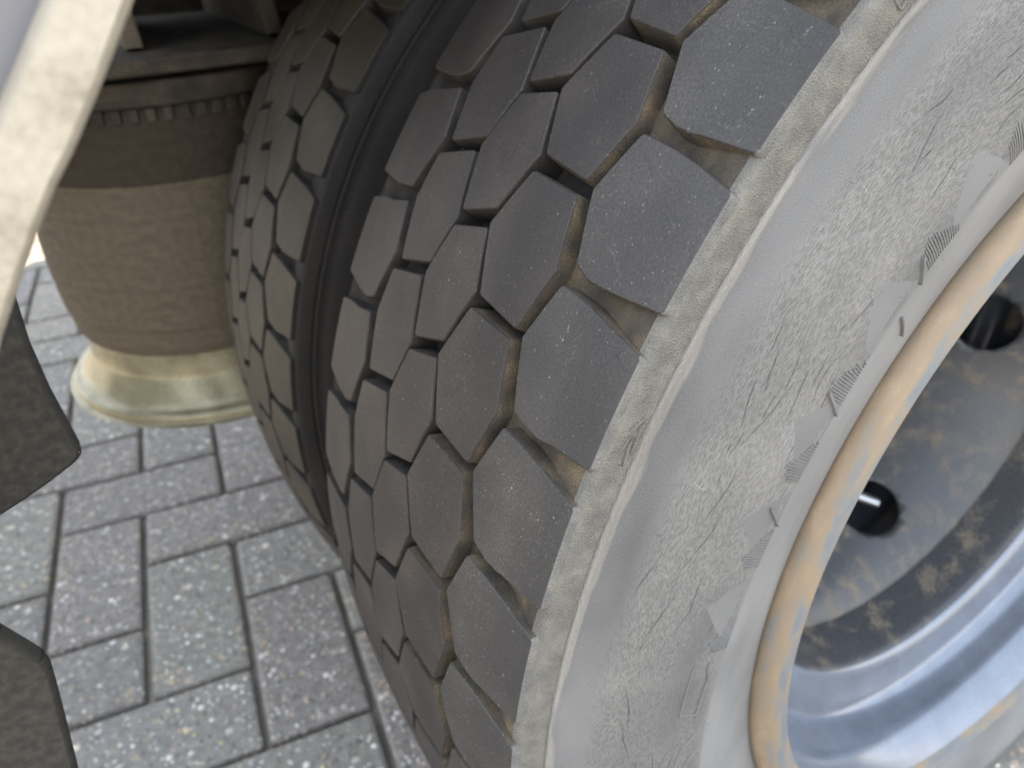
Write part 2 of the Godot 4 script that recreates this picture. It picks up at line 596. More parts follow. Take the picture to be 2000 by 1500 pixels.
func lathe_x(prof: Array, segs: int, g: Geo, u_repeat := 1.0, v_range := Vector2(0, 1)) -> void:
	# prof: [[radius, x], ...] turned round the x axis
	var lens := [0.0]
	for k in range(1, prof.size()):
		lens.append(lens[-1] + Vector2(prof[k][0] - prof[k - 1][0], prof[k][1] - prof[k - 1][1]).length())
	var rows := []
	for k in prof.size():
		var a: Array = prof[maxi(k - 1, 0)]
		var b: Array = prof[mini(k + 1, prof.size() - 1)]
		var nr: float = b[1] - a[1]
		var nx: float = -(b[0] - a[0])
		var row := []
		for s in segs + 1:
			var t := TAU * s / segs
			row.append(g.add(Vector3(prof[k][1], prof[k][0] * cos(t), prof[k][0] * sin(t)), Vector3(nx, nr * cos(t), nr * sin(t)), Vector2(u_repeat * s / segs, lerpf(v_range.x, v_range.y, lens[k] / lens[-1]))))
		rows.append(row)
	for k in prof.size() - 1:
		for s in segs:
			g.quad(rows[k][s], rows[k][s + 1], rows[k + 1][s + 1], rows[k + 1][s])


func lathe_y(prof: Array, segs: int, g: Geo) -> void:
	# prof: [[radius, y], ...] from the bottom up, outside facing out
	var rows := []
	for k in prof.size():
		var a: Array = prof[maxi(k - 1, 0)]
		var b: Array = prof[mini(k + 1, prof.size() - 1)]
		var nr: float = b[1] - a[1]
		var ny: float = -(b[0] - a[0])
		var row := []
		for s in segs + 1:
			var t := TAU * s / segs
			row.append(g.add(Vector3(prof[k][0] * cos(t), prof[k][1], prof[k][0] * sin(t)), Vector3(nr * cos(t), ny, nr * sin(t)), Vector2(s / float(segs), k)))
		rows.append(row)
	for k in prof.size() - 1:
		for s in segs:
			g.quad(rows[k][s], rows[k][s + 1], rows[k + 1][s + 1], rows[k + 1][s])


func smooth_profile(prof: Array, steps := 4) -> Array:
	var out := []
	for k in prof.size() - 1:
		var p0 := Vector2(prof[maxi(k - 1, 0)][0], prof[maxi(k - 1, 0)][1])
		var p1 := Vector2(prof[k][0], prof[k][1])
		var p2 := Vector2(prof[k + 1][0], prof[k + 1][1])
		var p3 := Vector2(prof[mini(k + 2, prof.size() - 1)][0], prof[mini(k + 2, prof.size() - 1)][1])
		for s in steps:
			var p := p1.cubic_interpolate(p2, p0, p3, s / float(steps))
			out.append([p.x, p.y])
	out.append(prof[-1])
	return out


func plate(outline: PackedVector2Array, thick: float, bev: float, g: Geo) -> void:
	# a flat plate in the local xy plane, thick along z, with a bevelled rim
	var inner_sets := Geometry2D.offset_polygon(outline, -bev, Geometry2D.JOIN_MITER)
	var inner: PackedVector2Array = inner_sets[0]
	var idx := Geometry2D.triangulate_polygon(inner)
	for s in [-1.0, 1.0]:
		var ids := []
		for p in inner:
			ids.append(g.add(Vector3(p.x, p.y, s * thick / 2), Vector3(0, 0, s)))
		for k in range(0, idx.size(), 3):
			g.tri(ids[idx[k]], ids[idx[k + 1]], ids[idx[k + 2]])
	var m := inner.size()
	for k in m:
		var a := inner[k]
		var b := inner[(k + 1) % m]
		var t := (b - a).normalized()
		var o := Vector2(t.y, -t.x)
		if Geometry2D.is_point_in_polygon((a + b) / 2 + o * bev * 0.2, inner):
			o = -o
		var rows := []
		for l in [[0.0, -thick / 2, -1.0], [bev, -thick / 2 + bev, 0.0], [bev, thick / 2 - bev, 0.0], [0.0, thick / 2, 1.0]]:
			var nn := Vector3(o.x, o.y, l[2])
			rows.append([g.add(Vector3(a.x + o.x * l[0], a.y + o.y * l[0], l[1]), nn), g.add(Vector3(b.x + o.x * l[0], b.y + o.y * l[0], l[1]), nn)])
		for r in 3:
			g.quad(rows[r][0], rows[r][1], rows[r + 1][1], rows[r + 1][0])


func arc_band(r0: float, r1: float, a0: float, a1: float, x0: float, x1: float, segs: int, g: Geo) -> void:
	# a bar bent round the axle, box section r0..r1 by x0..x1, softened edges
	var b := minf(absf(r1 - r0), absf(x1 - x0)) * 0.22
	var sec := [[r0 + b, x0, 0, -1], [r1 - b, x0, 0, -1], [r1, x0 + b, 1, 0], [r1, x1 - b, 1, 0], [r1 - b, x1, 0, 1], [r0 + b, x1, 0, 1], [r0, x1 - b, -1, 0], [r0, x0 + b, -1, 0]]
	var rows := []
	for s in segs + 1:
		var t := lerpf(a0, a1, s / float(segs))
		var row := []
		for p in sec:
			row.append(g.add(Vector3(p[1], p[0] * cos(t), p[0] * sin(t)), Vector3(p[3], p[2] * cos(t), p[2] * sin(t))))
		rows.append(row)
	for s in segs:
		for k in 8:
			var e := (k + 1) % 8
			g.quad(rows[s][k], rows[s][e], rows[s + 1][e], rows[s + 1][k])
	for s in [0, segs]:
		var t := lerpf(a0, a1, s / float(segs))
		var nn := Vector3(0, -sin(t), cos(t)) * (-1.0 if s == 0 else 1.0)
		var ids := []
		for p in sec:
			ids.append(g.add(Vector3(p[1], p[0] * cos(t), p[0] * sin(t)), nn))
		for k in range(1, 7):
			g.tri(ids[0], ids[k], ids[k + 1])


# ---------------------------------------------------------------- the wheels
func tread_rows() -> Array:
	# outlines in (x, pitch) for five rows of blocks
	return [
		[[0.0565, 0.629], [0.0495, 1.045], [0.0585, 1.490], [0.0660, 1.522], [0.0723, 1.535], [0.0800, 1.520], [0.0940, 1.505], [0.0940, 0.765], [0.0800, 0.700], [0.0700, 0.662]],
		[[0.0195, 0.076], [0.0450, 0.114], [0.0515, 0.585], [0.0455, 1.020], [0.0215, 0.966], [0.0105, 0.515]],
		[[-0.0095, 0.628], [0.0105, 0.545], [0.0195, 0.972], [0.0115, 1.427], [-0.0085, 1.545], [-0.0165, 1.062]],
		[[-0.0440, 0.222], [-0.0185, 0.112], [-0.0095, 0.592], [-0.0160, 1.000], [-0.0395, 1.110], [-0.0470, 0.627]],
		[[-0.0540, 0.705], [-0.0465, 1.100], [-0.0555, 1.566], [-0.0630, 1.598], [-0.0723, 1.612], [-0.0940, 1.580], [-0.0940, 0.842], [-0.0800, 0.778], [-0.0680, 0.738]],
	]


func make_wheel(called: String, at: Vector3, phase: float, label: String, outer: bool) -> Node3D:
	var wheel := part(called, at, label)
	# carcass: tread floor from shoulder to shoulder
	var g := Geo.new()
	var half := [[0.3560, 0.0], [0.3558, 0.0300], [0.3560, 0.0440], [0.3588, 0.0510], [0.3582, 0.0580], [0.3566, 0.0680], [0.3567, 0.0760], [0.3576, 0.0830], [0.3583, 0.0885], [0.3580, 0.0925]]
	var floor_prof := []
	for k in range(half.size() - 1, 0, -1):
		floor_prof.append([half[k][0], -half[k][1]])
	floor_prof.append_array(half)
	lathe_x(floor_prof, 184, g)
	for k in g.n.size():
		if Vector2(g.v[k].y, g.v[k].z).dot(Vector2(g.n[k].y, g.n[k].z)) < 0.0 and absf(g.v[k].x) < 0.09:
			g.n[k] = -g.n[k]
	var dusty := Geo.new()
	dusty.v = g.v
	dusty.n = g.n
	dusty.uv = g.uv
	dusty.c = g.c
	var inner_idx := PackedInt32Array()
	for k in range(0, g.i.size(), 3):
		if outer and g.v[g.i[k]].x + g.v[g.i[k + 1]].x > 0.088:
			dusty.i.append_array(g.i.slice(k, k + 3))
		else:
			inner_idx.append_array(g.i.slice(k, k + 3))
	g.i = inner_idx
	var casing := one(g, M.groove_shaded)
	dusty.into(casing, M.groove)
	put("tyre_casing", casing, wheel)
	# both sidewalls
	for s in [1.0, -1.0]:
		var sg := Geo.new()
		var prof := smooth_profile(SIDE, 3)
		lathe_x(prof, 240, sg, 7.0)
		for k in sg.v.size():
			if sg.n[k].x < 0.0 and Vector2(sg.v[k].y, sg.v[k].z).length() < 0.34 and Vector2(sg.v[k].y, sg.v[k].z).length() > 0.235:
				sg.n[k] = -sg.n[k]
		if s < 0.0:
			var fl := Geo.new()
			for k in sg.v.size():
				fl.add(sg.v[k] * Vector3(-1, 1, 1), sg.n[k] * Vector3(-1, 1, 1), sg.uv[k])
			for k in range(0, sg.i.size(), 3):
				fl.tri(sg.i[k], sg.i[k + 1], sg.i[k + 2])
			sg = fl
		put("sidewall", one(sg, M.sidewall if outer and s > 0.0 else M.shaded_side), wheel)
	# the blocks, each a piece of its own
	var rows := tread_rows()
	var count := 0
	var far_blocks := []
	for row in rows:
		var poly := PackedVector2Array()
		for p in row:
			poly.append(Vector2(p[0], p[1] * PITCH))
		var edge: bool = absf(row[0][0]) > 0.05
		var kinds := []
		for variant in 3:
			var pl := PackedVector2Array()
			for p in poly:
				pl.append(p + Vector2(rng.randfn() * 0.00025 if absf(p.x) < 0.09 else 0.0, rng.randfn() * 0.0010))
			var gt := Geo.new()
			var gs := Geo.new()
			var gb := Geo.new()
			pad(pl, 0.366, tread_map, tread_up, 0.0, -0.0135 if edge else -0.0122, 0.0006, 0.0010, -0.0003 if edge else 0.00015, gt, gs, gb, 0.0007, 9, 0.00012)
			var m := ArrayMesh.new()
			gt.into(m, M.tread_inner_shaded if not outer else M.tread if row[0][0] > 0.05 else M.tread_centre)
			gs.into(m, M.groove if outer and row[0][0] > 0.0 else M.groove_shaded)
			gb.into(m, M.shoulder if outer and row[0][0] > 0.0 else M.shaded_side)
			kinds.append(m)
		for k in 46:
			var a := fposmod(phase + (k + 0.5) * PITCH, TAU)
			var turn := Transform3D(Basis(Vector3.RIGHT, phase + k * PITCH), Vector3(rng.randfn() * 0.0001, 0, 0))
			if a < deg_to_rad(150) or a > deg_to_rad(340):
				var o := MeshInstance3D.new()
				o.name = "tread_block" if count == 0 else "tread_block_%03d" % count
				count += 1
				o.mesh = kinds[rng.randi_range(0, 2)]
				wheel.add_child(o, true)
				o.transform = turn
			else:
				far_blocks.append([kinds[0], turn])
	for sf in 3:
		var st := SurfaceTool.new()
		st.begin(Mesh.PRIMITIVE_TRIANGLES)
		for fb in far_blocks:
			if sf < fb[0].get_surface_count():
				st.append_from(fb[0], sf, fb[1])
		var m := ArrayMesh.new()
		st.commit(m)
		m.surface_set_material(0, [M.tread, M.groove_shaded, M.shaded_side][sf])
		put("far_tread_blocks", m, wheel).set_meta("kind", "stuff")
	# the shoulder ring below the blocks: dusty outer face, elsewhere shade-darkened material
	for s in [1.0, -1.0]:
		var sg := Geo.new()
		var ring := smooth_profile([[0.3583, 0.0912], [0.3579, 0.0928], [0.3570, 0.0942], [0.3554, 0.0954], [0.3500, 0.0962], [0.3480, 0.0963], [0.3474, 0.0961], [0.3470, 0.0953], [0.3467, 0.0950]], 3)
		for k in ring.size():
			ring[k] = [ring[k][0], ring[k][1] * s]
		lathe_x(ring, 240, sg)
		for k in sg.v.size():
			if sg.n[k].x * s < 0.0:
				sg.n[k] = -sg.n[k]
		put("shoulder_ring", one(sg, M.seam if outer and s > 0.0 else M.shaded_side), wheel)
	# raised marks near the bead
	if outer:
		for deg in [31.0, 39.4, 47.7, 57.9, 64.0, 71.0, 78.5]:
			var rg := Geo.new()
			for k in 15:
				var a := deg_to_rad(deg - k * 0.215)
				var r_in := 0.2788
				var r_out: float = 0.2788 + 0.0115 * (1.0 - absf(k - 4.0) / 14.0) + rng.randfn() * 0.0006
				var hw := 0.0021
				var pl := PackedVector2Array([Vector2(r_in, a), Vector2(r_in, a + hw), Vector2(r_out, a + hw - 0.0035), Vector2(r_out, a - 0.0035)])
				pad(pl, 0.285, side_map, side_up, 0.00045, -0.0004, 0.00015, 0.0002, 0.0, rg, rg, null, 0.0, 2)
			put("ribbed_patch", one(on_bead(rg), M.rib), wheel)
		for deg in [33.5, 41.8, 51.0, 60.0, 67.0, 74.0]:
			var rg := Geo.new()
			var pl := PackedVector2Array()
			for p in [[0.2786, -2.6], [0.2890, -1.4], [0.2985, -0.2], [0.2865, 3.0], [0.2786, 3.7]]:
				pl.append(Vector2(p[0], deg_to_rad(deg + p[1])))
			pad(pl, 0.285, side_map, side_up, 0.00018, -0.0006, 0.0005, 0.0002, 0.0, rg, rg, null, 0.0012, 8)
			put("smooth_tongue", one(on_bead(rg), M.rib), wheel)
		for t in [[0.2900, 57.4, 0.2790, 58.6, 0.0014], [0.2745, 51.0, 0.2600, 51.6, 0.0009], [0.2872, 47.6, 0.2785, 48.7, 0.0011], [0.2880, 65.9, 0.2790, 67.4, 0.0012]]:
			var rg := Geo.new()
			var a0: float = deg_to_rad(t[1])
			var a1: float = deg_to_rad(t[3])
			var w: float = t[4] / 0.28
			pad(PackedVector2Array([Vector2(t[0], a0), Vector2(t[2], a1), Vector2(t[2], a1 + w), Vector2(t[0], a0 + w)]), 0.285, side_map, side_up, 0.0012, -0.0004, 0.0002, 0.0002, 0.0, rg, rg, null, 0.0, 3)
			put("moulding_flash", one(on_bead(rg), M.rib), wheel)
		# outline marks moulded into the lower sidewall
		for mark in [[[0.2873, 79.3], [0.2852, 81.0], [0.2864, 84.8], [0.2945, 84.2], [0.2940, 79.2]], [[0.2800, 86.5], [0.2905, 88.5], [0.2945, 92.0], [0.2900, 95.5]], [[0.2800, 89.5], [0.2870, 90.5], [0.2900, 92.5], [0.2870, 95.5]]]:
			var rg := Geo.new()
			for k in mark.size() - 1:
				var p := Vector2(mark[k][0], deg_to_rad(mark[k][1]))
				var q := Vector2(mark[k + 1][0], deg_to_rad(mark[k + 1][1]))
				var t := Vector2((q.x - p.x), (q.y - p.y) * 0.285).normalized()
				var o := Vector2(-t.y, t.x / 0.285) * 0.0005
				pad(PackedVector2Array([p - o, q - o, q + o, p + o]), 0.285, side_map, side_up, 0.0006, -0.0004, 0.00012, 0.0002, 0.0, rg, rg, null, 0.0, 4)
			put("moulded_mark", one(on_bead(rg), M.rib), wheel)
	# small arrows moulded on the outer shoulder
	if outer:
		for k in [-1.75, 1.25, 4.25, 7.25]:
			var rg := Geo.new()
			for e in [[[0.3560, 0.010], [0.3500, -0.020]], [[0.3500, -0.020], [0.3490, 0.012]], [[0.3545, 0.026], [0.3515, -0.002]], [[0.3515, -0.002], [0.3500, 0.026]], [[0.3500, 0.026], [0.3545, 0.026]]]:
				var p := Vector2(e[0][0], phase + k * PITCH + e[0][1])
				var q := Vector2(e[1][0], phase + k * PITCH + e[1][1])
				var t := Vector2((q.x - p.x), (q.y - p.y) * 0.352).normalized()
				var o := Vector2(-t.y, t.x / 0.352) * 0.0004
				pad(PackedVector2Array([p - o, q - o, q + o, p + o]), 0.352, shoulder_map, shoulder_up, 0.0006, -0.0010, 0.0001, 0.0002, 0.0, rg, rg, null, 0.0, 3)
			put("moulded_arrow", one(rg, M.seam), wheel)
	# the rim
	var bg := Geo.new()
	lathe_x(smooth_profile([[0.2160, 0.0985], [0.2085, 0.0900], [0.2045, 0.0800], [0.2035, 0.0700], [0.2020, 0.0600], [0.1985, 0.0545], [0.1900, 0.0510], [0.1800, 0.0470], [0.1745, 0.0420], [0.1730, 0.0330], [0.1722, 0.0150], [0.1715, 0.0], [0.1715, -0.0300], [0.1790, -0.0450], [0.2010, -0.0560], [0.2040, -0.0800], [0.2200, -0.0900], [0.2300, -0.0920]], 4), 200, bg)
	for k in bg.v.size():
		if Vector2(bg.v[k].y, bg.v[k].z).dot(Vector2(bg.n[k].y, bg.n[k].z)) > 0.0:
			bg.n[k] = -bg.n[k]
	var well := Geo.new()
	well.v = bg.v
	well.n = bg.n
	well.uv = bg.uv
	well.c = bg.c
	var rest_idx := PackedInt32Array()
	for k in range(0, bg.i.size(), 3):
		var p := bg.v[bg.i[k]]
		if Vector2(p.y, p.z).length() < 0.1765:
			well.i.append_array(bg.i.slice(k, k + 3))
		else:
			rest_idx.append_array(bg.i.slice(k, k + 3))
	bg.i = rest_idx
	var rim_mesh := one(bg, M.barrel)
	well.into(rim_mesh, M.paint)
	put("rim", rim_mesh, wheel)
	for s in [1.0, -1.0]:
		var fg := Geo.new()
		var fp := smooth_profile([[0.2290, 0.0880], [0.2330, 0.0905], [0.2345, 0.0935], [0.2338, 0.0970], [0.2310, 0.1005], [0.2275, 0.1025], [0.2250, 0.1030], [0.2238, 0.1020], [0.2215, 0.1008], [0.2160, 0.0985]], 4)
		for k in fp.size():
			fp[k] = [fp[k][0], fp[k][1] * s]
		lathe_x(fp, 240, fg)
		var mid := Vector2(0.2235, 0.0935 * s)
		for k in fg.v.size():
			var r := Vector2(fg.v[k].y, fg.v[k].z)
			var out := Vector2(r.length(), fg.v[k].x) - mid
			if Vector2(fg.n[k].y, fg.n[k].z).dot(r.normalized()) * out.x + fg.n[k].x * out.y < 0.0:
				fg.n[k] = -fg.n[k]
		put("flange", one(fg, M.flange), wheel)
	# the dished disc with its hand holes, cut as solids
	var comb := CSGCombiner3D.new()
	var sheet := CSGPolygon3D.new()
	sheet.mode = CSGPolygon3D.MODE_SPIN
	sheet.spin_sides = 200
	sheet.smooth_faces = true
	var line := [[0.1725, 0.0070], [0.1660, 0.0020], [0.1580, -0.0080], [0.1480, -0.0280], [0.1380, -0.0520], [0.1270, -0.0780], [0.1150, -0.0960], [0.1000, -0.1050], [0.0500, -0.1080]]
	line = smooth_profile(line, 3)
	var poly := PackedVector2Array()
	for p in line:
		poly.append(Vector2(p[0], p[1]))
	for k in range(line.size() - 1, -1, -1):
		poly.append(Vector2(line[k][0] - 0.003, line[k][1] - 0.009))
	sheet.polygon = poly
	comb.add_child(sheet)
	for k in 5:
		var cut := CSGCylinder3D.new()
		cut.operation = CSGShape3D.OPERATION_SUBTRACTION
		cut.radius = 0.0235
		cut.height = 0.09
		cut.sides = 40
		comb.add_child(cut)
		var a := TAU * k / 5.0 - deg_to_rad(88.0)
		var centre := Vector3(cos(a) * 0.1425, -0.0400, -sin(a) * 0.1425)
		var dirn := Vector3(-cos(a), 0.5, sin(a)).normalized()
		cut.transform = Transform3D(Basis(Quaternion(Vector3.UP, dirn)), centre)
	wheel.add_child(comb)
	comb.name = "wheel_disc"
	comb.material_override = M.disc
	# the spin axis of the disc is local y: lay it along the axle
	comb.transform = Transform3D(Basis(Vector3(0, 1, 0), Vector3(1, 0, 0), Vector3(0, 0, -1)), Vector3.ZERO)
	var stem := CylinderMesh.new()
	stem.top_radius = 0.0040
	stem.bottom_radius = 0.0052
	stem.height = 0.060
	var va := deg_to_rad(-160.0)
	var vo := put("valve_stem", stem, wheel, M.chrome)
	vo.transform = Transform3D(Basis(Quaternion(Vector3.UP, Vector3(0.75, cos(va + 0.9) * 0.6, sin(va + 0.9) * 0.6).normalized())), Vector3(-0.066, cos(va) * 0.143, sin(va) * 0.143))
	var hub := Geo.new()
	lathe_x([[0.0, -0.020], [0.05, -0.021], [0.056, -0.026], [0.058, -0.05], [0.06, -0.115]], 48, hub)
	for k in hub.v.size():
		if hub.n[k].x + Vector2(hub.n[k].y, hub.n[k].z).dot(Vector2(hub.v[k].y, hub.v[k].z)) * 8.0 < 0.0:
			hub.n[k] = -hub.n[k]
	put("hub_cap", one(hub, M.steel), wheel)
	if not outer:
		wheel.scale = Vector3(0.85, 0.98, 0.98)  # the inner tyre is a narrower one
	return wheel


# ---------------------------------------------------------------- paving
func make_paving() -> void:
	var g := Geo.new()
	g.box(Vector3(-60, -0.3, -60), Vector3(60, -0.0125, 60))
	tag(put("ground", one(g, M.far), self), "sandy bed under and beyond the paving blocks", "", "", "structure")
	var paving := Node3D.new()
	paving.name = "pavement"
	add_child(paving)
	tag(paving, "grey block paving laid in a herringbone pattern", "", "", "structure")
	var shapes := []
	for k in 4:
		var b := Geo.new()
		var hx := 0.0471 + rng.randfn() * 0.0003
		var hz := 0.0971 + rng.randfn() * 0.0004
		# top with rounded shoulders
		var rows := []
		for l in [[0.0, 0.0, 0.0], [0.0035, -0.0006, 0.35], [0.0058, -0.0024, 0.8], [0.0066, -0.0065, 1.0], [0.0068, -0.05, 1.0]]:
			var row := []
			for c in 12:
				var e: int = c / 3
				var sx := 1.0 if e == 0 or e == 3 else -1.0
				var sz := 1.0 if e < 2 else -1.0
				var jig: int = c % 3
				var inx: float = 0.0066 - l[0]
				var cut := 0.0035
				var px: float = hx - inx - (cut if (jig == 2) == (e % 2 == 0) and jig != 1 else (0.0 if jig != 1 else cut * 0.3))
				var pz: float = hz - inx - (cut if (jig == 0) == (e % 2 == 0) and jig != 1 else (0.0 if jig != 1 else cut * 0.3))
				var nn := Vector3(sx * l[2] * 0.7, 1.0 - l[2], sz * l[2] * 0.7)
				if jig != 1:
					var along_x: bool = absf(px - (hx - inx)) < 1e-6
					nn = Vector3(sx * l[2] * (1.0 if along_x else 0.15), 1.0 - l[2], sz * l[2] * (0.15 if along_x else 1.0))
				row.append(b.add(Vector3(sx * px, l[1] + (rng.randfn() * 0.0004 if l[0] > 0.0 and l[0] < 0.0066 else 0.0), sz * pz), nn))
			rows.append(row)
		var mid := b.add(Vector3.ZERO, Vector3.UP)
		for c in 12:
			b.tri(mid, rows[0][c], rows[0][(c + 1) % 12])
			for r in rows.size() - 1:
				b.quad(rows[r][c], rows[r][(c + 1) % 12], rows[r + 1][(c + 1) % 12], rows[r + 1][c])
		shapes.append(one(b, M.bricks[k]))
	# lattice of the herringbone; origin found on the ground beside the wheel
	var ux := Vector3(cos(BRICK_TURN), 0, -sin(BRICK_TURN)) * 0.1
	var vz := Vector3(sin(BRICK_TURN), 0, cos(BRICK_TURN)) * 0.1
	var org := _brick_origin()
	var near := []
	var rest := []
	for a in range(-60, 61):
		for b in range(-40, 41):
			for kind in 2:
				var u := a + 2 * b + (0.5 if kind == 0 else 0.0)
				var v := a - 2 * b + (1.0 if kind == 0 else 2.5)
				var p := org + ux * u + vz * v
				if absf(p.x + 0.6) > 4.0 or absf(p.z - 0.3) > 3.5:
					continue
				var seen := p.x > -2.25 and p.x < 0.75 and p.z < 1.05 and p.z > -0.55
				(near if seen else rest).append([p, kind])
	near.sort_custom(func(s, t): return s[0].distance_to(Vector3(-0.3, 0, 0.3)) < t[0].distance_to(Vector3(-0.3, 0, 0.3)))
	while near.size() > 290:
		rest.append(near.pop_back())
	var count := 0
	for s in near:
		var o := MeshInstance3D.new()
		o.name = "brick" if count == 0 else "brick_%03d" % count
		count += 1
		o.mesh = shapes[rng.randi_range(0, 3)]
		o.material_override = M.bricks[rng.randi_range(0, 5)]
		paving.add_child(o, true)
		o.position = s[0] + Vector3(0, rng.randfn() * 0.0009, 0)
		o.rotation = Vector3(rng.randfn() * 0.004, BRICK_TURN + (PI / 2 if s[1] == 1 else 0.0) + (PI if rng.randf() < 0.5 else 0.0) + rng.randfn() * 0.004, rng.randfn() * 0.004)
	var mm := MultiMesh.new()
	mm.transform_format = MultiMesh.TRANSFORM_3D
	mm.mesh = shapes[0]
	mm.instance_count = rest.size()
	for k in rest.size():
		mm.set_instance_transform(k, Transform3D(Basis(Vector3.UP, BRICK_TURN + (PI / 2 if rest[k][1] == 1 else 0.0)), rest[k][0]))
	var mi := MultiMeshInstance3D.new()
	mi.name = "outlying_bricks"
	mi.multimesh = mm
	mi.material_override = M.bricks[0]
	mi.set_meta("kind", "stuff")
	paving.add_child(mi)


func make_grit() -> void:
	# loose grit lying on the blocks and in the joints
	var g := Geo.new()
	var pts := []
	for k in 6:
		var t := TAU * k / 6.0
		var r := 0.5 + rng.randf_range(-0.08, 0.08)
		pts.append(Vector3(cos(t) * r, rng.randf_range(-0.08, 0.08), sin(t) * r * 0.8))
	var ids := []
	for p in pts:
		ids.append(g.add(p, p, Vector2.ZERO, Color(0.38, 0.35, 0.30)))
	var top := g.add(Vector3(0.05, 0.33, 0.02), Vector3.UP, Vector2.ZERO, Color(0.38, 0.35, 0.30))
	var bottom := g.add(Vector3(0, -0.3, 0), Vector3.DOWN)
	for k in 6:
		g.tri(top, ids[k], ids[(k + 1) % 6])
		g.tri(bottom, ids[k], ids[(k + 1) % 6])
	var stone := one(g, M.stone)
	var mm := MultiMesh.new()
	mm.transform_format = MultiMesh.TRANSFORM_3D
	mm.use_colors = true
	mm.mesh = stone
	mm.instance_count = 900
	for k in 900:
		var size := rng.randf_range(0.0012, 0.0034) * (1.5 if rng.randf() < 0.08 else 1.0)
		mm.set_instance_transform(k, Transform3D(Basis.from_euler(Vector3(rng.randf(), rng.randf() * 6.0, rng.randf())) * Basis.from_scale(Vector3.ONE * size), Vector3(rng.randf_range(-1.5, 0.4), 0.0012, rng.randf_range(-0.4, 0.9))))
		var tone := rng.randf_range(0.16, 0.5)
		mm.set_instance_color(k, Color(tone * 1.03, tone, tone * rng.randf_range(0.8, 0.97)))
	var mi := MultiMeshInstance3D.new()
	mi.name = "grit"
	mi.multimesh = mm
	mi.material_override = M.stone
	mi.set_meta("kind", "stuff")
	get_node("pavement").add_child(mi)
	# small stones caught in the tread
	for spot in [[0.052, 1.060, 0.0032], [0.053, 1.335, 0.0024], [0.0705, 0.995, 0.0030], [0.0660, 1.270, 0.0022], [0.0225, 1.205, 0.0026], [0.0780, 1.405, 0.0026]]:
		var o := put("pebble", stone, truck.get_node("wheel"), M.stone)
		o.transform = Transform3D(Basis.from_euler(Vector3(spot[1], spot[0] * 90.0, 1.0)) * Basis.from_scale(Vector3.ONE * spot[2]), Vector3(spot[0], 0.3600 * cos(spot[1]), 0.3600 * sin(spot[1])))


func _brick_origin() -> Vector3:
	return Vector3(BRX, 0, BRZ)


const BRX := -0.6881
const BRZ := 0.5633


# ---------------------------------------------------------------- undercarriage
func make_air_spring() -> void:
	var spring := part("air_spring", Vector3(-0.5, 0, 0.34), "dusty brown rubber air spring on a flared metal foot beside the inner tyre")
	var g := Geo.new()
	lathe_y(smooth_profile([[0.0, 0.280], [0.1280, 0.280], [0.1335, 0.2825], [0.1340, 0.2865], [0.1318, 0.2895], [0.1275, 0.2905], [0.1225, 0.2945], [0.1185, 0.3010], [0.1140, 0.3095], [0.1115, 0.3170], [0.1105, 0.3400]], 4), 128, g)
	put("foot", one(g, M.cast), spring)
	g = Geo.new()
	lathe_y(smooth_profile([[0.1000, 0.3380], [0.1080, 0.3345], [0.1135, 0.3370], [0.1165, 0.3440], [0.1178, 0.3540], [0.1181, 0.3605], [0.1197, 0.3628], [0.1210, 0.3850], [0.1216, 0.4100], [0.1207, 0.4400], [0.1190, 0.4660], [0.1188, 0.4760], [0.1184, 0.4800]], 4), 128, g)
	put("bellows", one(g, M.bellows), spring)
	g = Geo.new()
	lathe_y(smooth_profile([[0.1170, 0.4785], [0.1174, 0.4805], [0.1172, 0.4850], [0.1178, 0.4950], [0.1183, 0.5100], [0.1170, 0.5280], [0.1130, 0.5380]], 4), 128, g)
	put("collar", one(g, M.collar), spring)
	g = Geo.new()
	lathe_y([[0.112, 0.5340], [0.1200, 0.5345], [0.1220, 0.5370], [0.1220, 0.5500], [0.1200, 0.5520], [0.0, 0.5525]], 96, g)
	var tp := Geo.new()
	lathe_y([[0.1300, 0.2790], [0.1345, 0.2780], [0.1352, 0.2810], [0.1330, 0.2830]], 128, tp)
	tp.box(Vector3(-0.07, 0.252, -0.30), Vector3(0.075, 0.2785, -0.05), 0.004)
	put("seat", one(tp, M.rust_dirt), spring)
	put("top_plate", one(g, M.steel), spring)
	for k in 64:
		var t := TAU * k / 64.0
		var c := Geo.new()
		c.box(Vector3(-0.0012, -0.005, -0.0034), Vector3(0.0012, 0.005, 0.0034), 0.0009)
		var o := put("crimp", one(c, M.steel), spring)
		o.transform = Transform3D(Basis(Vector3.UP, -t), Vector3(cos(t) * 0.1182, 0.5290, sin(t) * 0.1182))
	# frame rail with hanger bracket above
	var rail := part("frame_rail", Vector3(-0.56, 0.556, -0.04), "dark rusty frame rail and bracket above the air spring")
	g = Geo.new()
	g.box(Vector3(-0.06, 0.075, -1.5), Vector3(0.06, 0.30, 1.1), 0.006)
	put("rail", one(g, M.steel), rail)
	g = Geo.new()
	g.box(Vector3(-0.10, 0.0, 0.24), Vector3(0.19, 0.012, 0.54), 0.003)
	put("mounting_plate", one(g, M.steel), rail)
	g = Geo.new()
	plate(PackedVector2Array([Vector2(-0.06, 0.0), Vector2(0.16, 0.0), Vector2(0.11, 0.11), Vector2(-0.06, 0.11)]), 0.012, 0.002, g)
	var br := put("gusset", one(g, M.bellows), rail)
	br.position = Vector3(0.0, 0.012, 0.40)
	br = put("gusset", one(g, M.steel), rail)
	br.position = Vector3(0.0, 0.012, 0.30)


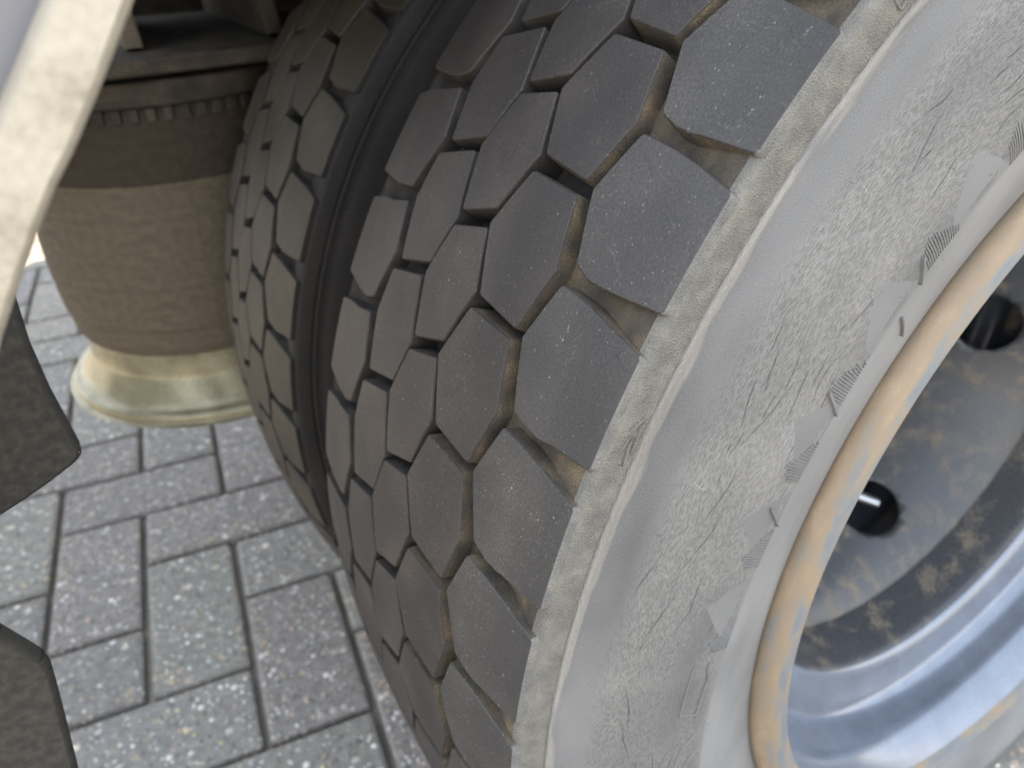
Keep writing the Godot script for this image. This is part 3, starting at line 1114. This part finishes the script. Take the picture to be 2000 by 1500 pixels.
func make_mudguard() -> void:
	var guard := part("mudguard", Vector3(0, 0, 0), "cream edged mudguard arching close to the camera, top left")
	var g := Geo.new()
	var edge := PackedVector2Array([Vector2(0.2950, 0.8300), Vector2(0.3560, 0.7250), Vector2(0.3900, 0.6730), Vector2(0.4070, 0.6490), Vector2(0.4156, 0.6371), Vector2(0.4234, 0.6258), Vector2(0.4294, 0.6176), Vector2(0.4339, 0.6121), Vector2(0.4385, 0.6056), Vector2(0.4434, 0.5982), Vector2(0.4484, 0.5905), Vector2(0.4590, 0.5720), Vector2(0.4760, 0.5360), Vector2(0.4900, 0.5000)])
	var back_edge := PackedVector2Array([Vector2(0.5060, 0.5040), Vector2(0.4900, 0.5450), Vector2(0.4700, 0.5810), Vector2(0.4442, 0.6164), Vector2(0.4372, 0.6253), Vector2(0.4276, 0.6380), Vector2(0.4170, 0.6520), Vector2(0.4020, 0.6740), Vector2(0.3690, 0.7300), Vector2(0.3100, 0.8360)])
	var line := edge.duplicate()
	line.append_array(back_edge)
	plate(line, 0.006, 0.0015, g)
	var o := put("edge_band", one(g, M.cream), guard)
	o.transform = Transform3D(Basis(Vector3(0, 0, 1), Vector3(0, 1, 0), Vector3(-1, 0, 0)), Vector3(0.097, 0, 0))
	g = Geo.new()
	plate(PackedVector2Array([Vector2(0.3030, 0.8300), Vector2(0.3630, 0.7260), Vector2(0.4110, 0.6500), Vector2(0.4226, 0.6350), Vector2(0.4322, 0.6223), Vector2(0.4402, 0.6124), Vector2(0.4660, 0.5790), Vector2(0.4860, 0.5400), Vector2(0.5000, 0.5020), Vector2(0.5150, 0.4900), Vector2(0.6900, 0.4900), Vector2(0.7100, 0.5100), Vector2(0.7100, 0.8500), Vector2(0.6900, 0.8700), Vector2(0.3200, 0.8700)]), 0.004, 0.001, g)
	o = put("side_panel", one(g, M.grey), guard)
	o.transform = Transform3D(Basis(Vector3(0, 0, 1), Vector3(0, 1, 0), Vector3(-1, 0, 0)), Vector3(0.0905, 0, 0))
	g = Geo.new()
	arc_band(0.4860, 0.4900, deg_to_rad(-100), deg_to_rad(53), -0.62, -0.05, 60, g)
	o = put("liner", one(g, M.black), guard)  # unseen sheet, added and widened to shade the tyres and air spring
	o.position.y = AXLE


func make_flaps() -> void:
	# each hangs in a plane across the view, its outline in (z, y)
	var g := Geo.new()
	plate(PackedVector2Array([Vector2(0.4560, 0.5600), Vector2(0.4570, 0.5386), Vector2(0.4580, 0.5234), Vector2(0.4575, 0.5045), Vector2(0.4560, 0.4883), Vector2(0.4552, 0.4800), Vector2(0.4554, 0.4775), Vector2(0.4565, 0.4755), Vector2(0.4594, 0.4734), Vector2(0.4686, 0.4689), Vector2(0.4784, 0.4648), Vector2(0.4879, 0.4614), Vector2(0.5200, 0.4540), Vector2(0.5400, 0.5600)]), 0.008, 0.002, g)
	var o := put("mudflap", one(g, M.flap), truck)
	o.transform = Transform3D(Basis(Vector3(0, 0, 1), Vector3(0, 1, 0), Vector3(-1, 0, 0)), Vector3(-0.054, 0, 0))
	tag(o, "dark grey rubber mudflap with a blunt corner beside the cream mudguard edge")
	g = Geo.new()
	plate(PackedVector2Array([Vector2(0.5018, 0.4656), Vector2(0.4927, 0.4507), Vector2(0.4876, 0.4387), Vector2(0.4855, 0.4335), Vector2(0.4848, 0.4277), Vector2(0.4860, 0.4177), Vector2(0.4885, 0.3995), Vector2(0.4917, 0.3774), Vector2(0.4961, 0.3475), Vector2(0.5000, 0.2800), Vector2(0.5800, 0.2800), Vector2(0.5800, 0.4800), Vector2(0.5100, 0.4780)]), 0.008, 0.002, g)
	o = put("mudflap", one(g, M.flap), truck)
	o.transform = Transform3D(Basis(Vector3(0, 0, 1), Vector3(0, 1, 0), Vector3(-1, 0, 0)), Vector3(-0.004, 0, 0))
	tag(o, "olive grey rubber mudflap hanging low over the block paving, bottom left")


func make_truck() -> void:
	truck = Node3D.new()
	truck.name = "truck"
	add_child(truck)
	tag(truck, "truck seen close at its dusty rear twin wheels with rusty rim flange", "truck")
	var at := Vector3(-0.95, 0.90, -1.4)
	var g := Geo.new()
	g.box(at + Vector3(-1.2, 0.0, -2.0), at + Vector3(0.90, 2.3, 1.70), 0.02)
	put("cargo_box", one(g, M.body), truck)
	g = Geo.new()
	g.box(at + Vector3(-1.15, -0.06, -1.95), at + Vector3(0.86, -0.002, 1.66), 0.01)
	put("floor_frame", one(g, M.black), truck)
	g = Geo.new()
	g.box(Vector3(-0.85, 0.30, 1.05), Vector3(0.0, 0.95, 1.9), 0.02)
	put("storage_locker", one(g, M.black), truck)  # unseen box, added to block low light from the inner tyre
	# axle beam with the brake drum behind the wheels
	var axle := part("axle", Vector3(0, AXLE, 0), "")
	g = Geo.new()
	lathe_x([[0.062, -1.9], [0.062, -0.50], [0.075, -0.47], [0.16, -0.455], [0.165, -0.44], [0.165, -0.36]], 48, g)
	for k in g.n.size():
		g.n[k] = Vector3(g.n[k].x, 0, 0) + Vector3(0, g.v[k].y, g.v[k].z).normalized() * 0.7
	put("beam", one(g, M.steel), axle)
	g = Geo.new()
	g.box(Vector3(-0.80, -0.02, -0.95), Vector3(-0.70, 0.42, 0.38), 0.008)
	put("hanger", one(g, M.steel), axle)


func _ready() -> void:
	rng.seed = 7
	var cam := Camera3D.new()
	cam.name = "camera"
	var right := Vector3(0.5124, -0.0364, -0.8580)
	var back := Vector3(0.7419, 0.5219, 0.4209)
	right = right.normalized()
	back = (back - right * back.dot(right)).normalized()
	cam.transform = Transform3D(Basis(right, back.cross(right), back), Vector3(0.2393, 0.6473, 0.4335))
	var lens := CameraAttributesPhysical.new()
	lens.frustum_focal_length = 24.54
	lens.frustum_focus_distance = 0.228
	lens.exposure_aperture = 12.5
	lens.frustum_near = 0.02
	lens.frustum_far = 200.0
	cam.attributes = lens
	cam.fov = 52.107
	cam.near = 0.02
	cam.far = 200.0
	add_child(cam)
	cam.current = true
	var env := Environment.new()
	env.background_mode = Environment.BG_SKY
	var sky := Sky.new()
	var sm := ProceduralSkyMaterial.new()
	sm.sky_top_color = Color(0.715, 0.757, 0.815)
	sm.sky_horizon_color = Color(0.95, 0.94, 0.92)
	sm.sky_curve = 0.14
	sm.ground_bottom_color = Color(0.35, 0.34, 0.33)
	sm.ground_horizon_color = Color(0.6, 0.6, 0.6)
	sm.sky_energy_multiplier = 1.0
	sky.sky_material = sm
	env.sky = sky
	env.tonemap_mode = Environment.TONE_MAPPER_LINEAR
	env.tonemap_exposure = 4.25
	env.sdfgi_enabled = true
	env.ssao_enabled = true
	env.ssil_enabled = true
	var we := WorldEnvironment.new()
	we.name = "world_environment"
	we.environment = env
	add_child(we)
	var sun := DirectionalLight3D.new()
	sun.name = "sun"
	sun.light_energy = 1.6
	sun.light_color = Color(1.0, 0.92, 0.78)
	sun.light_angular_distance = 0.5
	sun.shadow_enabled = true
	add_child(sun)
	sun.look_at_from_position(Vector3(-0.40, 0.90, -0.25) * 10.0, Vector3.ZERO)

	make_materials()
	make_truck()
	make_paving()
	make_wheel("wheel", Vector3(0, AXLE, 0), 0.93412, "outer wheel of the pair with grey dusty sidewall and rusty flange", true)
	make_wheel("wheel", Vector3(-0.258, AXLE, 0), 0.93412 + 0.53 * PITCH, "inner wheel of the pair, shaded, between outer wheel and air spring", false)
	make_grit()
	make_air_spring()
	make_mudguard()
	make_flaps()
